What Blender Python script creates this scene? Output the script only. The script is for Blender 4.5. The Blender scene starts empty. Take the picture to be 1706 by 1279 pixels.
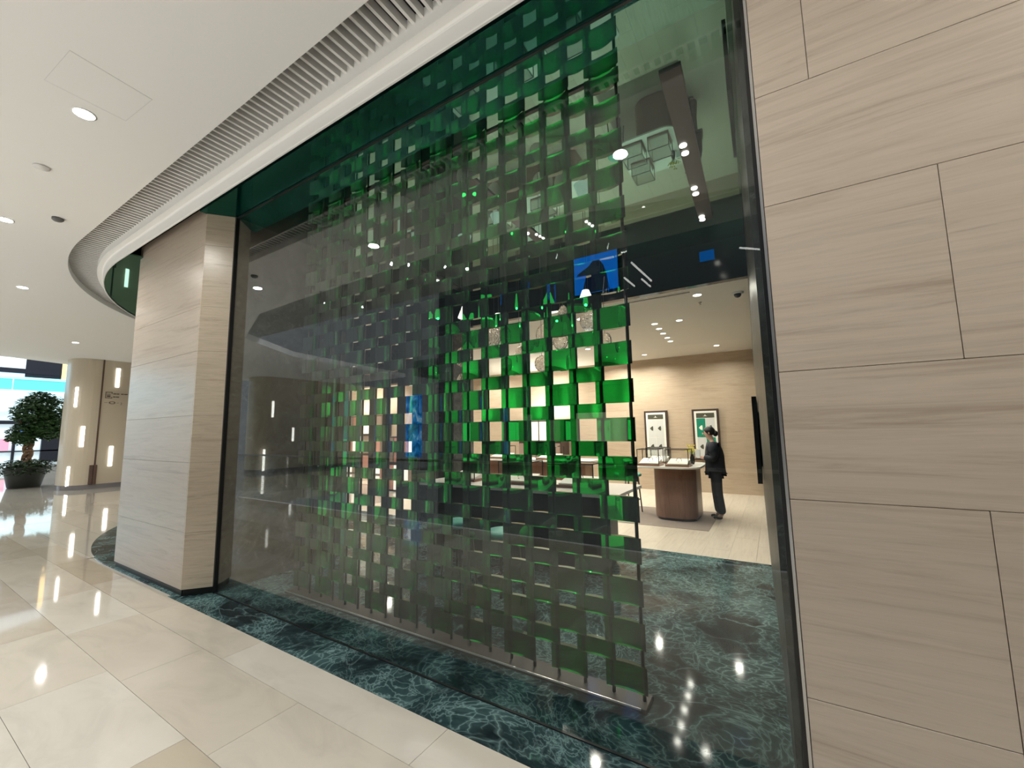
import bpy, bmesh, math, random
from mathutils import Vector, Matrix
random.seed(7)
SC = bpy.context.scene
COL = SC.collection
PI = math.pi

# ------------------------------------------------------------------ camera
cam_d = bpy.data.cameras.new('camera')
cam = bpy.data.objects.new('camera', cam_d); COL.objects.link(cam)
cam_d.sensor_fit = 'HORIZONTAL'; cam_d.sensor_width = 36.0
cam_d.lens = 695.12 / 1706 * 36.0
cam_d.clip_start = 0.05; cam_d.clip_end = 300
right = Vector((0.8482, 0.5293, -0.0155)); up = Vector((0.0724, -0.0868, 0.9936)); fwd = Vector((-0.5256, 0.8440, 0.1121))
fwd.normalize(); right = (right - fwd * right.dot(fwd)).normalized(); up = right.cross(fwd)
m = Matrix.Identity(4)
for i in range(3):
    m[i][0] = right[i]; m[i][1] = up[i]; m[i][2] = -fwd[i]
m.translation = (0, 0, 1.6)
cam.matrix_world = m
SC.camera = cam

# ------------------------------------------------------------------ world, exposure
W = bpy.data.worlds.new('world'); SC.world = W; W.use_nodes = True
W.node_tree.nodes['Background'].inputs[0].default_value = (0.90, 0.95, 1.0, 1)
W.node_tree.nodes['Background'].inputs[1].default_value = 0.45
vs = SC.view_settings
SC.display_settings.display_device = 'sRGB'
vs.view_transform = 'Standard'; vs.look = 'None'; vs.gamma = 1; vs.use_curve_mapping = False
vs.exposure = 0.0
cy = SC.cycles
cy.max_bounces = 12; cy.diffuse_bounces = 4; cy.glossy_bounces = 5; cy.transmission_bounces = 10
cy.transparent_max_bounces = 16; cy.caustics_reflective = False; cy.caustics_refractive = False
cy.sample_clamp_indirect = 4.0; cy.use_denoising = True

def area(name, loc, size, size_y, power, color=(1, 1, 1), rot=(0, 0, 0), shape='RECTANGLE', spread=PI):
    l = bpy.data.lights.new(name, 'AREA'); l.shape = shape; l.size = size
    if shape in ('RECTANGLE', 'ELLIPSE'): l.size_y = size_y
    l.energy = power; l.color = color; l.spread = spread
    o = bpy.data.objects.new(name, l); COL.objects.link(o); o.location = loc; o.rotation_euler = rot
    return o
# unseen area lights added as fill over the atrium behind the photographer and over the far left court
area('atrium_fill', (-5, -9.5, 15), 26, 9, 5200, (0.93, 0.97, 1.0))
area('ceiling_bounce_fill', (-7, -13.5, -.5), 26, 8, 4200, (1.0, .98, .95))  # unseen fill, added so the lower floor bounces light onto the mall ceiling
for cx_, cz_ in ((-5.9, 1.92), (-14, 2.33)): area('back_ceiling_fill', (cx_, 11.2, cz_), 1.2, .25, 70, (1, .93, .82), (PI, 0, 0))  # hidden fill lights added above the cabinets to brighten the back-room ceiling
area('court_fill', (-31, 1, 15), 12, 20, 5200, (0.88, 0.95, 1.0))

# ------------------------------------------------------------------ materials
def mat(name, color=(.8, .8, .8), rough=.5, metal=0., emit=None, estr=1., spec=None, coat=0., trans=0., ior=1.45):
    M = bpy.data.materials.new(name); M.use_nodes = True
    b = M.node_tree.nodes['Principled BSDF']
    b.inputs['Base Color'].default_value = (*color, 1)
    b.inputs['Roughness'].default_value = rough
    b.inputs['Metallic'].default_value = metal
    b.inputs['IOR'].default_value = ior
    b.inputs['Coat Weight'].default_value = coat
    b.inputs['Coat Roughness'].default_value = 0.03
    b.inputs['Transmission Weight'].default_value = trans
    if spec is not None: b.inputs['Specular IOR Level'].default_value = spec
    if emit:
        b.inputs['Emission Color'].default_value = (*emit, 1); b.inputs['Emission Strength'].default_value = estr
    return M
class NT:
    def __init__(s, M): s.t = M.node_tree; s.b = s.t.nodes['Principled BSDF']
    def n(s, typ, **kw):
        x = s.t.nodes.new(typ)
        for k, v in kw.items(): setattr(x, k, v)
        return x
    def l(s, a, b): s.t.links.new(a, b)
    def pos(s, scale=(1, 1, 1), rot=(0, 0, 0)):
        g = s.n('ShaderNodeNewGeometry'); mp = s.n('ShaderNodeMapping')
        mp.inputs['Scale'].default_value = scale; mp.inputs['Rotation'].default_value = rot
        s.l(g.outputs['Position'], mp.inputs['Vector']); return mp.outputs[0]
    def noise(s, vec, scale, detail=4, rough=.5, dist=0.):
        x = s.n('ShaderNodeTexNoise'); x.inputs['Scale'].default_value = scale; x.inputs['Detail'].default_value = detail
        x.inputs['Roughness'].default_value = rough; x.inputs['Distortion'].default_value = dist
        s.l(vec, x.inputs['Vector']); return x
    def ramp(s, fac, stops):
        r = s.n('ShaderNodeValToRGB'); e = r.color_ramp.elements
        while len(e) < len(stops): e.new(0.5)
        for q, (p, c) in zip(e, stops): q.position = p; q.color = (*c, 1)
        s.l(fac, r.inputs[0]); return r.outputs[0]
    def mix(s, fac, a, b, mode='MIX'):
        x = s.n('ShaderNodeMix', data_type='RGBA', blend_type=mode)
        if isinstance(fac, (int, float)): x.inputs[0].default_value = fac
        else: s.l(fac, x.inputs[0])
        for sock, v in ((x.inputs[6], a), (x.inputs[7], b)):
            if isinstance(v, tuple): sock.default_value = (*v, 1)
            else: s.l(v, sock)
        return x.outputs[2]
    def bump(s, h, strength=.2, dist=.01):
        x = s.n('ShaderNodeBump'); x.inputs['Strength'].default_value = strength; x.inputs['Distance'].default_value = dist
        s.l(h, x.inputs['Height']); s.l(x.outputs[0], s.b.inputs['Normal'])

def travertine(name, light, dark, rough=.28, sc=(0.5, 0.5, 9.0), random_shift=True, vmul=1.0):
    M = mat(name, light, rough); N = NT(M)
    v = N.pos(sc)
    if random_shift:
        oi = N.n('ShaderNodeObjectInfo'); mu = N.n('ShaderNodeVectorMath', operation='SCALE')
        mu.inputs[0].default_value = (3.1, 1.7, 9.3); N.l(oi.outputs['Random'], mu.inputs['Scale'])
        ad = N.n('ShaderNodeVectorMath', operation='ADD'); N.l(v, ad.inputs[0]); N.l(mu.outputs[0], ad.inputs[1]); v = ad.outputs[0]
    a = N.noise(v, 1.5, 7, .66, 1.1)
    b = N.noise(v, 4.2, 8, .72, .5)
    c1 = N.ramp(a.outputs[0], [(.30, dark), (.42, tuple(x * .93 for x in light)), (.52, light), (.60, tuple(x * .90 for x in light)), (.72, tuple(min(1, x * 1.08) for x in light))])
    c2 = N.ramp(b.outputs[0], [(.30, (.60, .57, .55)), (.42, (.88, .86, .85)), (.52, (.98, .98, .98)), (.66, (1.0, 1.0, 1.0))])
    col = N.mix(.55, c1, c2, 'MULTIPLY')
    N.l(col, N.b.inputs['Base Color'])
    N.bump(b.outputs[0], .05, .004)
    return M
def green_marble(name, rough=.08, vein=(.19, .30, .29)):
    M = mat(name, (.02, .05, .045), rough, spec=.05); N = NT(M)
    v = N.pos((1, 1, 1), (0, 0, .5))
    n0 = N.noise(v, 1.1, 5, .55, 1.2)
    ad = N.n('ShaderNodeVectorMath', operation='MULTIPLY_ADD')
    N.l(n0.outputs['Color'], ad.inputs[0]); ad.inputs[1].default_value = (.9, .9, .9); N.l(v, ad.inputs[2])
    vo = N.n('ShaderNodeTexVoronoi', feature='DISTANCE_TO_EDGE'); vo.inputs['Scale'].default_value = 3.1
    N.l(ad.outputs[0], vo.inputs['Vector'])
    big = N.ramp(vo.outputs['Distance'], [(0.0, (1, 1, 1)), (.02, (.30, .30, .30)), (.07, (0, 0, 0))])
    vo2 = N.n('ShaderNodeTexVoronoi', feature='DISTANCE_TO_EDGE'); vo2.inputs['Scale'].default_value = 13.0
    N.l(ad.outputs[0], vo2.inputs['Vector'])
    fine = N.ramp(vo2.outputs['Distance'], [(0.0, (1, 1, 1)), (.05, (.28, .28, .28)), (.16, (0, 0, 0))])
    msk = N.noise(v, 1.7, 4, .6, .8)
    mk = N.ramp(msk.outputs[0], [(.40, (0, 0, 0)), (.56, (1, 1, 1))])
    f2 = N.mix(1.0, fine, mk, 'MULTIPLY')
    mk2 = N.noise(v, .9, 3, .6, .4)
    big2 = N.mix(1.0, big, N.ramp(mk2.outputs[0], [(.35, (.15, .15, .15)), (.6, (.9, .9, .9))]), 'MULTIPLY')
    tot = N.mix(1.0, big2, f2, 'LIGHTEN')
    base = N.ramp(msk.outputs[0], [(.35, (.012, .018, .020)), (.5, (.024, .048, .050)), (.65, (.050, .095, .095))])
    N.l(N.mix(tot, base, vein), N.b.inputs['Base Color'])
    return M
def marble_tile(name, c, rough=.05):
    M = mat(name, c, rough, coat=.3); N = NT(M)
    oi = N.n('ShaderNodeObjectInfo')
    v = N.pos((1, 2.2, 1))
    n = N.noise(v, 1.6, 5, .6, .8)
    c1 = N.ramp(n.outputs[0], [(.3, tuple(x * .88 for x in c)), (.5, c), (.7, tuple(min(1, x * 1.05) for x in c))])
    tone = N.ramp(oi.outputs['Random'], [(0, (.74, .68, .60)), (.5, (.92, .89, .85)), (1, (1.0, 1.0, 1.0))])
    N.l(N.mix(1.0, c1, tone, 'MULTIPLY'), N.b.inputs['Base Color'])
    return M
def tiled_base(name, c, rough=.05):
    M = mat(name, c, rough, coat=.3); N = NT(M)
    br = N.n('ShaderNodeTexBrick'); v = N.pos((1, 1, 1)); N.l(v, br.inputs['Vector'])
    br.inputs['Scale'].default_value = 1.0; br.inputs['Brick Width'].default_value = 1.24; br.inputs['Row Height'].default_value = .485
    br.inputs['Mortar Size'].default_value = .002
    br.inputs['Color1'].default_value = (*c, 1); br.inputs['Color2'].default_value = (*[x * .86 for x in c], 1)
    br.inputs['Mortar'].default_value = (*[x * .5 for x in c], 1)
    N.l(br.outputs[0], N.b.inputs['Base Color'])
    return M
def green_mirror(name, gc=(.12, .21, .175), dc=(0.0, .014, .011)):
    M = bpy.data.materials.new(name); M.use_nodes = True; t = M.node_tree; t.nodes.remove(t.nodes['Principled BSDF'])
    out = t.nodes['Material Output']
    g = t.nodes.new('ShaderNodeBsdfGlossy'); g.inputs['Color'].default_value = (*gc, 1); g.inputs['Roughness'].default_value = .015
    d = t.nodes.new('ShaderNodeBsdfDiffuse'); d.inputs['Color'].default_value = (*dc, 1)
    a = t.nodes.new('ShaderNodeAddShader'); t.links.new(g.outputs[0], a.inputs[0]); t.links.new(d.outputs[0], a.inputs[1])
    t.links.new(a.outputs[0], out.inputs[0]); return M
def thin_glass(name, tint=(.93, .96, .95), ior=1.5, mul=1.2):
    M = bpy.data.materials.new(name); M.use_nodes = True; t = M.node_tree; t.nodes.remove(t.nodes['Principled BSDF'])
    out = t.nodes['Material Output']
    tr = t.nodes.new('ShaderNodeBsdfTransparent'); tr.inputs[0].default_value = (*tint, 1)
    gl = t.nodes.new('ShaderNodeBsdfGlossy'); gl.inputs['Roughness'].default_value = 0.0
    fr = t.nodes.new('ShaderNodeFresnel'); fr.inputs[0].default_value = ior
    mu = t.nodes.new('ShaderNodeMath'); mu.operation = 'MULTIPLY'; mu.inputs[1].default_value = mul; mu.use_clamp = True
    mx = t.nodes.new('ShaderNodeMixShader')
    # a pane seen from inside reflects like one seen from outside
    geo = t.nodes.new('ShaderNodeNewGeometry'); m1 = t.nodes.new('ShaderNodeMix'); m1.data_type = 'FLOAT'
    t.links.new(geo.outputs['Backfacing'], m1.inputs[0]); m1.inputs[2].default_value = ior; m1.inputs[3].default_value = 1 / ior
    t.links.new(m1.outputs[0], fr.inputs[0])
    t.links.new(fr.outputs[0], mu.inputs[0]); t.links.new(mu.outputs[0], mx.inputs[0])
    t.links.new(tr.outputs[0], mx.inputs[1]); t.links.new(gl.outputs[0], mx.inputs[2]); t.links.new(mx.outputs[0], out.inputs[0])
    return M
def tile_glass(name, col, ior=1.45):
    M = bpy.data.materials.new(name); M.use_nodes = True; t = M.node_tree; b = t.nodes['Principled BSDF']
    b.inputs['Base Color'].default_value = (*col, 1); b.inputs['Roughness'].default_value = .02; b.inputs['IOR'].default_value = ior
    b.inputs['Transmission Weight'].default_value = 1.0
    return M

M = {}
M['ceil'] = mat('ceiling_paint', (.84, .835, .81), .75)
M['ceil_in'] = mat('shop_ceiling_paint', (.90, .86, .79), .7)
M['slat'] = mat('slat_paint', (.70, .69, .67), .6)
M['black'] = mat('black_metal', (.008, .009, .010), .35)
M['void'] = mat('dark_plenum', (.006, .006, .006), .9)
M['alu'] = mat('brushed_aluminium', (.55, .54, .53), .3, .9)
M['trav'] = travertine('travertine_wall', (.485, .415, .34), (.34, .275, .215), sc=(.36, .36, 7.0))
M['travj'] = travertine('travertine_jamb', (.50, .43, .33), (.38, .31, .23), sc=(.5, .8, 9.0))
M['gmarble'] = green_marble('green_marble_floor', .07)
def dark_marble(name):
    M_ = mat(name, (.05, .05, .05), .38, spec=.25); N = NT(M_); v = N.pos((1, 1, 1))
    a = N.noise(v, 2.2, 7, .68, 1.5); b = N.noise(v, 7.0, 6, .7, 2.0)
    c = N.ramp(a.outputs[0], [(.35, (.018, .019, .018)), (.5, (.045, .047, .044)), (.66, (.085, .088, .082))])
    d = N.ramp(b.outputs[0], [(.54, (0, 0, 0)), (.64, (.35, .35, .35)), (.72, (.6, .6, .6))])
    N.l(N.mix(d, c, (.15, .16, .15)), N.b.inputs['Base Color']); return M_
M['dmarble'] = dark_marble('dark_marble_wall')
M['tile'] = marble_tile('cream_marble_tile', (.66, .615, .53))
M['tbase'] = tiled_base('cream_marble_floor', (.60, .56, .48))
M['mirror'] = green_mirror('green_mirror_glass')
M['soffit'] = green_mirror('green_soffit_glass', (.035, .12, .095), (0, .010, .008))
M['glass'] = thin_glass('window_glass')
M['vglass'] = thin_glass('vitrine_glass', (.97, .98, .97), 1.45, 1.0)
M['gtile'] = tile_glass('green_glass_tile', (.006, .235, .035), 1.5)
M['clear'] = tile_glass('clear_rippled_glass', (.93, .94, .94), 1.4)
NT(M['clear']).bump(NT(M['clear']).noise(NT(M['clear']).pos((1, 1, 1)), 28, 2, .5, 1.0).outputs[0], .9, .02)
M['rod'] = mat('bronze_metal', (.05, .045, .04), .35, .8)
M['tray'] = mat('bronze_tray', (.05, .042, .037), .55, .3)
M['trayglint'] = mat('painted_tray_glint', (.75, .73, .70), .3, .7)
M['bulk'] = mat('dark_lacquer', (.006, .020, .020), .12)
M['wood_fl'] = travertine('pale_stone_planks', (.66, .575, .47), (.55, .46, .36), .3, (7.0, .5, 1.0))
M['wall_in'] = travertine('oak_veneer', (.50, .39, .285), (.40, .30, .21), .45, (.6, .6, 7.0), False)
M['darkwood'] = mat('dark_wood', (.045, .028, .022), .4)
M['tablewood'] = travertine('walnut_veneer', (.20, .105, .07), (.13, .06, .04), .3, (6, 6, .5), False)
M['blackwood'] = travertine('black_wood', (.022, .017, .017), (.010, .008, .008), .35, (6, 6, .5), False)
M['white'] = mat('white_stone_top', (.85, .82, .76), .2)
M['mint'] = mat('mint_leather', (.10, .45, .36), .45)
M['cushion'] = mat('cream_cushion', (.85, .82, .74), .7)
M['gold'] = mat('gold_jewellery', (.75, .5, .18), .2, 1.)
M['lamp'] = mat('lamp_face', (1, 1, 1), .5, emit=(1, .97, .92), estr=26)
M['lampw'] = mat('warm_lamp_face', (1, 1, 1), .5, emit=(1, .93, .82), estr=9)
M['strip'] = mat('light_strip', (1, 1, 1), .5, emit=(1, .99, .93), estr=5)
M['greysteel'] = mat('grey_fitting', (.12, .12, .12), .5)
M['mat_rug'] = mat('taupe_rug', (.26, .21, .18), .9)
M['beige'] = mat('beige_column_panel', (.64, .56, .44), .35)
M['brown'] = mat('brown_joint', (.12, .075, .06), .4)
M['sign'] = mat('sign_ink', (.16, .13, .10), .6)
M['leaf'] = mat('glossy_leaf', (.025, .075, .016), .38)
M['leaf2'] = mat('undergrowth_leaf', (.028, .06, .016), .45)
M['bark'] = mat('braided_bark', (.24, .15, .09), .8)
M['pot'] = mat('dark_planter', (.018, .022, .018), .45)
M['skin'] = mat('skin', (.60, .36, .27), .5)
M['hair'] = mat('black_hair', (.008, .007, .007), .4)
M['suit'] = mat('navy_black_suit', (.010, .013, .020), .7)
M['shirt'] = mat('white_paper', (.85, .87, .86), .6)
M['shoe'] = mat('black_shoe', (.006, .006, .006), .3)
M['yellow'] = mat('yellow_petals', (.80, .66, .05), .5)
M['stem'] = mat('green_stem', (.10, .30, .04), .5)
M['posterg'] = mat('grey_print', (.62, .62, .60), .6)
M['posterd'] = mat('dark_olive_print', (.06, .06, .04), .6)
M['postergreen'] = mat('green_print', (.0, .20, .12), .5)
M['silver'] = mat('silver_metal', (.75, .74, .72), .15, 1.)

# ------------------------------------------------------------------ helpers
def link(name, me, m_=None, parent=None, loc=None, rot=None):
    o = bpy.data.objects.new(name, me); COL.objects.link(o)
    if m_ is not None and isinstance(me, bpy.types.Mesh) and not me.materials: me.materials.append(m_)
    if parent is not None: o.parent = parent
    if loc is not None: o.location = loc
    if rot is not None: o.rotation_euler = rot
    return o
def tomesh(bm, name, smooth=False):
    me = bpy.data.meshes.new(name); bmesh.ops.recalc_face_normals(bm, faces=bm.faces[:]); bm.to_mesh(me); bm.free()
    if smooth:
        for p in me.polygons: p.use_smooth = True
    return me
def add_box(bm, x0, x1, y0, y1, z0, z1):
    v = [bm.verts.new(p) for p in ((x0,y0,z0),(x1,y0,z0),(x1,y1,z0),(x0,y1,z0),(x0,y0,z1),(x1,y0,z1),(x1,y1,z1),(x0,y1,z1))]
    for f in ((3,2,1,0),(4,5,6,7),(0,1,5,4),(1,2,6,5),(2,3,7,6),(3,0,4,7)): bm.faces.new([v[i] for i in f])
    return v
def bevel(bm, w, seg=2):
    bmesh.ops.bevel(bm, geom=bm.edges[:], offset=w, segments=seg, affect='EDGES', profile=.5)
def box(name, x0, x1, y0, y1, z0, z1, m_, parent=None, bev=0):
    bm = bmesh.new(); add_box(bm, x0, x1, y0, y1, z0, z1)
    if bev: bevel(bm, bev, 1 if bev < .004 else 2)
    return link(name, tomesh(bm, name), m_, parent)
def add_prism(bm, pts, z0, z1):
    lo = [bm.verts.new((x, y, z0)) for x, y in pts]; hi = [bm.verts.new((x, y, z1)) for x, y in pts]
    n = len(pts)
    for i in range(n): bm.faces.new((lo[i], lo[(i+1) % n], hi[(i+1) % n], hi[i]))
    bm.faces.new(lo[::-1]); bm.faces.new(hi)
def prism(name, pts, z0, z1, m_, parent=None, bev=0, smooth=False):
    bm = bmesh.new(); add_prism(bm, pts, z0, z1)
    if bev: bevel(bm, bev, 2)
    return link(name, tomesh(bm, name, smooth), m_, parent)
def rrect(x0, x1, y0, y1, r, n=8):
    p = []
    for cx, cy_, a0 in ((x1-r, y0+r, -PI/2), (x1-r, y1-r, 0), (x0+r, y1-r, PI/2), (x0+r, y0+r, PI)):
        for i in range(n+1):
            a = a0 + PI/2*i/n; p.append((cx + r*math.cos(a), cy_ + r*math.sin(a)))
    return p
def add_lathe(bm, prof, loc=(0, 0, 0), seg=24):
    rings = []
    for r, z in prof:
        rings.append([bm.verts.new((loc[0] + max(r, 1e-4)*math.cos(2*PI*i/seg), loc[1] + max(r, 1e-4)*math.sin(2*PI*i/seg), loc[2] + z)) for i in range(seg)])
    for a, b in zip(rings, rings[1:]):
        for i in range(seg): bm.faces.new((a[i], a[(i+1) % seg], b[(i+1) % seg], b[i]))
    bm.faces.new(rings[0][::-1]); bm.faces.new(rings[-1])
def lathe(name, prof, m_, parent=None, loc=(0, 0, 0), seg=24, smooth=True):
    bm = bmesh.new(); add_lathe(bm, prof, loc, seg); return link(name, tomesh(bm, name, smooth), m_, parent)
def add_tube(bm, p, q, r0, r1=None, seg=10):
    r1 = r0 if r1 is None else r1
    p = Vector(p); q = Vector(q); d = (q - p).normalized()
    a = d.orthogonal().normalized(); b = d.cross(a)
    A = [bm.verts.new(p + r0*(a*math.cos(2*PI*i/seg) + b*math.sin(2*PI*i/seg))) for i in range(seg)]
    B = [bm.verts.new(q + r1*(a*math.cos(2*PI*i/seg) + b*math.sin(2*PI*i/seg))) for i in range(seg)]
    for i in range(seg): bm.faces.new((A[i], A[(i+1) % seg], B[(i+1) % seg], B[i]))
    bm.faces.new(A[::-1]); bm.faces.new(B)
def tube(name, p, q, r0, m_, parent=None, r1=None, seg=10):
    bm = bmesh.new(); add_tube(bm, p, q, r0, r1, seg); return link(name, tomesh(bm, name, True), m_, parent)
def struct(o): o['kind'] = 'structure'; return o
def empty(name, loc=(0, 0, 0)):
    o = bpy.data.objects.new(name, None); COL.objects.link(o); o.location = loc; o.empty_display_size = .1; return o
def thing(o, label, cat, group=None):
    o['label'] = label; o['category'] = cat
    if group: o['group'] = group
    return o
def part_of(o, parent):     # keep world-space mesh under an empty that has a location
    o.parent = parent; o.matrix_parent_inverse = Matrix.Translation(parent.location).inverted() @ Matrix.Identity(4); return o
def copy_tree(o, parent=None):
    c = o.copy(); COL.objects.link(c)
    if parent is not None: c.parent = parent
    for ch in list(o.children): copy_tree(ch, c)
    return c

# facade path: straight along X, then a rounded corner away to the left
CX, CY, RR = -7.3, 7.2, 5.25
def path(s, off):          # s >= 0 straight part measured from x=2.6 leftwards; off = distance out into the mall
    L = 2.6 - CX
    if s <= L: return (2.6 - s, 1.95 - off)
    a = (s - L) / RR
    return (CX - (RR + off)*math.sin(a), CY - (RR + off)*math.cos(a))
LEN = (2.6 - CX) + RR*1.75
def sweep(name, prof, m_, s0=0, s1=None, parent=None, step=.12, closed=False, smooth=False):
    s1 = LEN if s1 is None else s1
    L = 2.6 - CX
    ss = sorted(set([s0, s1] + [min(s1, max(s0, L + i*step)) for i in range(int((LEN-L)/step)+1)]))
    bm = bmesh.new(); rows = []
    for s in ss:
        rows.append([bm.verts.new((*path(s, o_), z)) for o_, z in prof])
    k = len(prof)
    for a, b in zip(rows, rows[1:]):
        for i in range(k if closed else k-1):
            j = (i+1) % k; bm.faces.new((a[i], b[i], b[j], a[j]))
    if closed:
        bm.faces.new(rows[0]); bm.faces.new(rows[-1][::-1])
    return link(name, tomesh(bm, name, smooth), m_, parent)

# ------------------------------------------------------------------ mall floor
fl = struct(link('floor', None)) if False else None
bm = bmesh.new()
add_box(bm, -12.0, 3, -1.3, 1.92, -.30, -.012); add_box(bm, -42, -12.0, -9, 14, -.30, 0.0); add_box(bm, -12.0, -7.9, 1.8905, 9, -.30, -.0015); add_box(bm, -7.9, -5.3, 1.8905, 1.96, -.30, -.0115)
floor = struct(link('floor', tomesh(bm, 'floor'), M['tbase']))
tile_me = {}
def floor_tile(x0, x1, y0, y1):
    g = .0012
    w, d = round(x1-x0, 3), round(y1-y0, 3)
    if (w, d) not in tile_me:
        b = bmesh.new(); add_box(b, g, w-g, g, d-g, -.012, 0); 
        tile_me[(w, d)] = tomesh(b, 'floor_tile'); tile_me[(w, d)].materials.append(M['tile'])
    link('floor_tile', tile_me[(w, d)], None, floor, (x0, y0, 0))
rows = [(1.60, 1.89, [3, 1.84, -.0, -1.62, -3.50, -4.97, -6.44, -7.9, -9.3, -10.7, -12.0]),
        (1.12, 1.60, None, -.06), (.635, 1.12, None, -.30), (.15, .635, None, -.74), (-.335, .15, None, -.06),
        (-.82, -.335, None, -.50), (-1.3, -.82, None, -.94)]
for r in rows:
    if r[2]:
        xs = r[2]
    else:
        xs = [3.0]; x = r[3] + 1.24*2
        while x > -12.0: xs.append(x); x -= 1.24
        xs.append(-12.0)
    for a, b in zip(xs, xs[1:]):
        if a - b > .02: floor_tile(b, a, r[0], r[1])

# green marble threshold and shop floor
gfl = struct(link('floor', tomesh((lambda b: (add_box(b, -12, .6, 1.92, 5.9, -.05, -.012), b)[1])(bmesh.new()), 'marble_bed'), M['gmarble']))
def slab(parent, name, x0, x1, y0, y1, m_, g=.0008):
    b = bmesh.new(); add_box(b, x0+g, x1-g, y0+g, y1-g, -.012, .0); return link(name, tomesh(b, name), m_, parent)
for a, b in ((.6, -1.0), (-1.0, -2.55), (-2.55, -3.95), (-3.95, -5.3)): slab(gfl, 'threshold_slab', b, a, 1.89, 2.172, M['gmarble'])
for y0, y1, xs in ((2.188, 3.42, (.6, -1.25, -3.1, -5.0)), (3.42, 4.66, (.6, -.65, -2.5, -4.35, -6.2, -9)), (4.66, 5.9, (.6, -1.25, -3.1, -4.95, -6.8, -9))):
    for a, b in zip(xs, xs[1:]): slab(gfl, 'marble_slab', b, a, y0, y1, M['gmarble'], .0004)
box('window_track', -5.0, .02, 2.172, 2.188, -.011, .006, M['black'])['kind'] = 'structure'
# dark marble plinth round the rounded corner
pl = struct(sweep('baseboard_corner', [(-.95, .0), (.02, .0), (.02, -.02)], M['gmarble'], s0=2.6+5.2, step=.15)); pl.location.z = .004
# pale plank floor of the back room
pfl = struct(box('floor', -16, .6, 5.9, 11.7, -.05, -.008, M['wood_fl']))
x = -.1
ys = [5.9, 7.1, 8.3, 9.5, 10.7, 11.7]
k = 0
xs = [.6 - .3*i for i in range(0, 24)]
for i, (a, b) in enumerate(zip(xs, xs[1:])):
    off = (i % 3)*.4
    yy = [5.9] + [v for v in [5.9 + off + 1.2*j for j in range(0, 6)] if 5.95 < v < 11.6] + [11.7]
    for c, d in zip(yy, yy[1:]):
        bb = bmesh.new(); add_box(bb, b+.001, a-.001, c+.001, d-.001, -.008, 0); link('floor_plank', tomesh(bb, 'floor_plank'), M['wood_fl'], pfl)

# ------------------------------------------------------------------ mall ceiling
def edge_y(x):
    pts = [(-24, -9), (-14, -9), (-13, -3.2), (-11.5, -1.0), (-8.9, -.05), (-7.4, .02), (-3.5, .12), (-1.8, .05), (-1.2, -.15), (0, -.43), (3, -1.3)]
    return pts
bm = bmesh.new()
outer = [path(s, .54) for s in [0] + [(2.6-CX) + i*.15 for i in range(int(RR*1.75/.15)+1)]]
ring = outer + [(-13.3, 14), (-21.0, 14), (-21.0, 5.0), (-20.4, 4.0), (-19.8, 2.6), (-19.6, 1.0), (-20.2, -2), (-21.0, -9)] + edge_y(0)[1:]
def ceil_poly(name, pts, z0, z1, m_):
    bm = bmesh.new()
    lo = [bm.verts.new((x, y, z0)) for x, y in pts]; n = len(pts)
    e = [bm.edges.new((lo[i], lo[(i+1) % n])) for i in range(n)]
    bmesh.ops.triangle_fill(bm, edges=e, use_beauty=True)
    hi = [bm.verts.new((x, y, z1)) for x, y in pts]
    for i in range(n): bm.faces.new((lo[i], lo[(i+1) % n], hi[(i+1) % n], hi[i]))
    return link(name, tomesh(bm, name), m_)
ceiling = struct(ceil_poly('ceiling', ring, 4.10, 4.26, M['ceil']))
box('ceiling_slab', -21, 3, -.5, 14, 4.60, 4.75, M['void'])['kind'] = 'structure'
struct(sweep('trim_1', [(.60, 4.255), (-.4, 4.255), (-.4, 4.28), (.60, 4.28)], M['void'], closed=True))
# ring between grille and shopfront
struct(sweep('trim_2', [(.238, 4.25), (.238, 4.10), (.185, 4.10), (.174, 4.092), (.170, 4.08), (.170, 3.972), (.165, 3.966), (.152, 3.966), (.150, 3.972), (.150, 4.25)], M['ceil'], smooth=False))
# hairline and access panel in the ceiling
access = thing(empty('ceiling_access_panel', (-3.95, .78, 4.1)), 'flush white square access panel in the mall ceiling beside the nearest downlight', 'access panel')
for a in (((-3.70, .575), (-4.17, .545)), ((-3.76, 1.02), (-4.2, .99)), ((-3.70, .575), (-3.76, 1.02)), ((-4.17, .545), (-4.20, .99))):
    p, q = a; d = Vector((q[0]-p[0], q[1]-p[1], 0)).normalized(); nrm = Vector((-d.y, d.x, 0))*.0016
    bm = bmesh.new(); vs_ = [Vector((p[0], p[1], 0)), Vector((q[0], q[1], 0))]
    add_prism(bm, [(vs_[0]+nrm)[:2], (vs_[1]+nrm)[:2], (vs_[1]-nrm)[:2], (vs_[0]-nrm)[:2]], 4.0990, 4.105)
    part_of(link('panel_gap', tomesh(bm, 'gap'), M['slat']), access)
bm = bmesh.new(); add_prism(bm, [(-3.705, .58), (-3.762, 1.015), (-4.195, .985), (-4.165, .55)], 4.0985, 4.103)
part_of(link('hatch', tomesh(bm, 'hatch'), M['ceil']), access)

# slatted air grille that follows the shopfront
grille = thing(empty('air_grille', (-3, 1.5, 4.14)), 'white slatted linear air grille curving along the ceiling above the shopfront', 'air grille')
gs = []
s = .3
while s < LEN - .4: gs.append(s); s += .0752
slat_bm = bmesh.new(); add_box(slat_bm, -.011, .011, -.152, .152, 0, .065)
slat_me = tomesh(slat_bm, 'slat'); slat_me.materials.append(M['slat'])
for s in gs:
    x_, y_ = path(s, .388); L = 2.6 - CX
    a = 0 if s <= L else (s-L)/RR
    o = link('slat', slat_me, None, None, (x_, y_, 4.185), (0, 0, -a)); part_of(o, grille)
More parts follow.
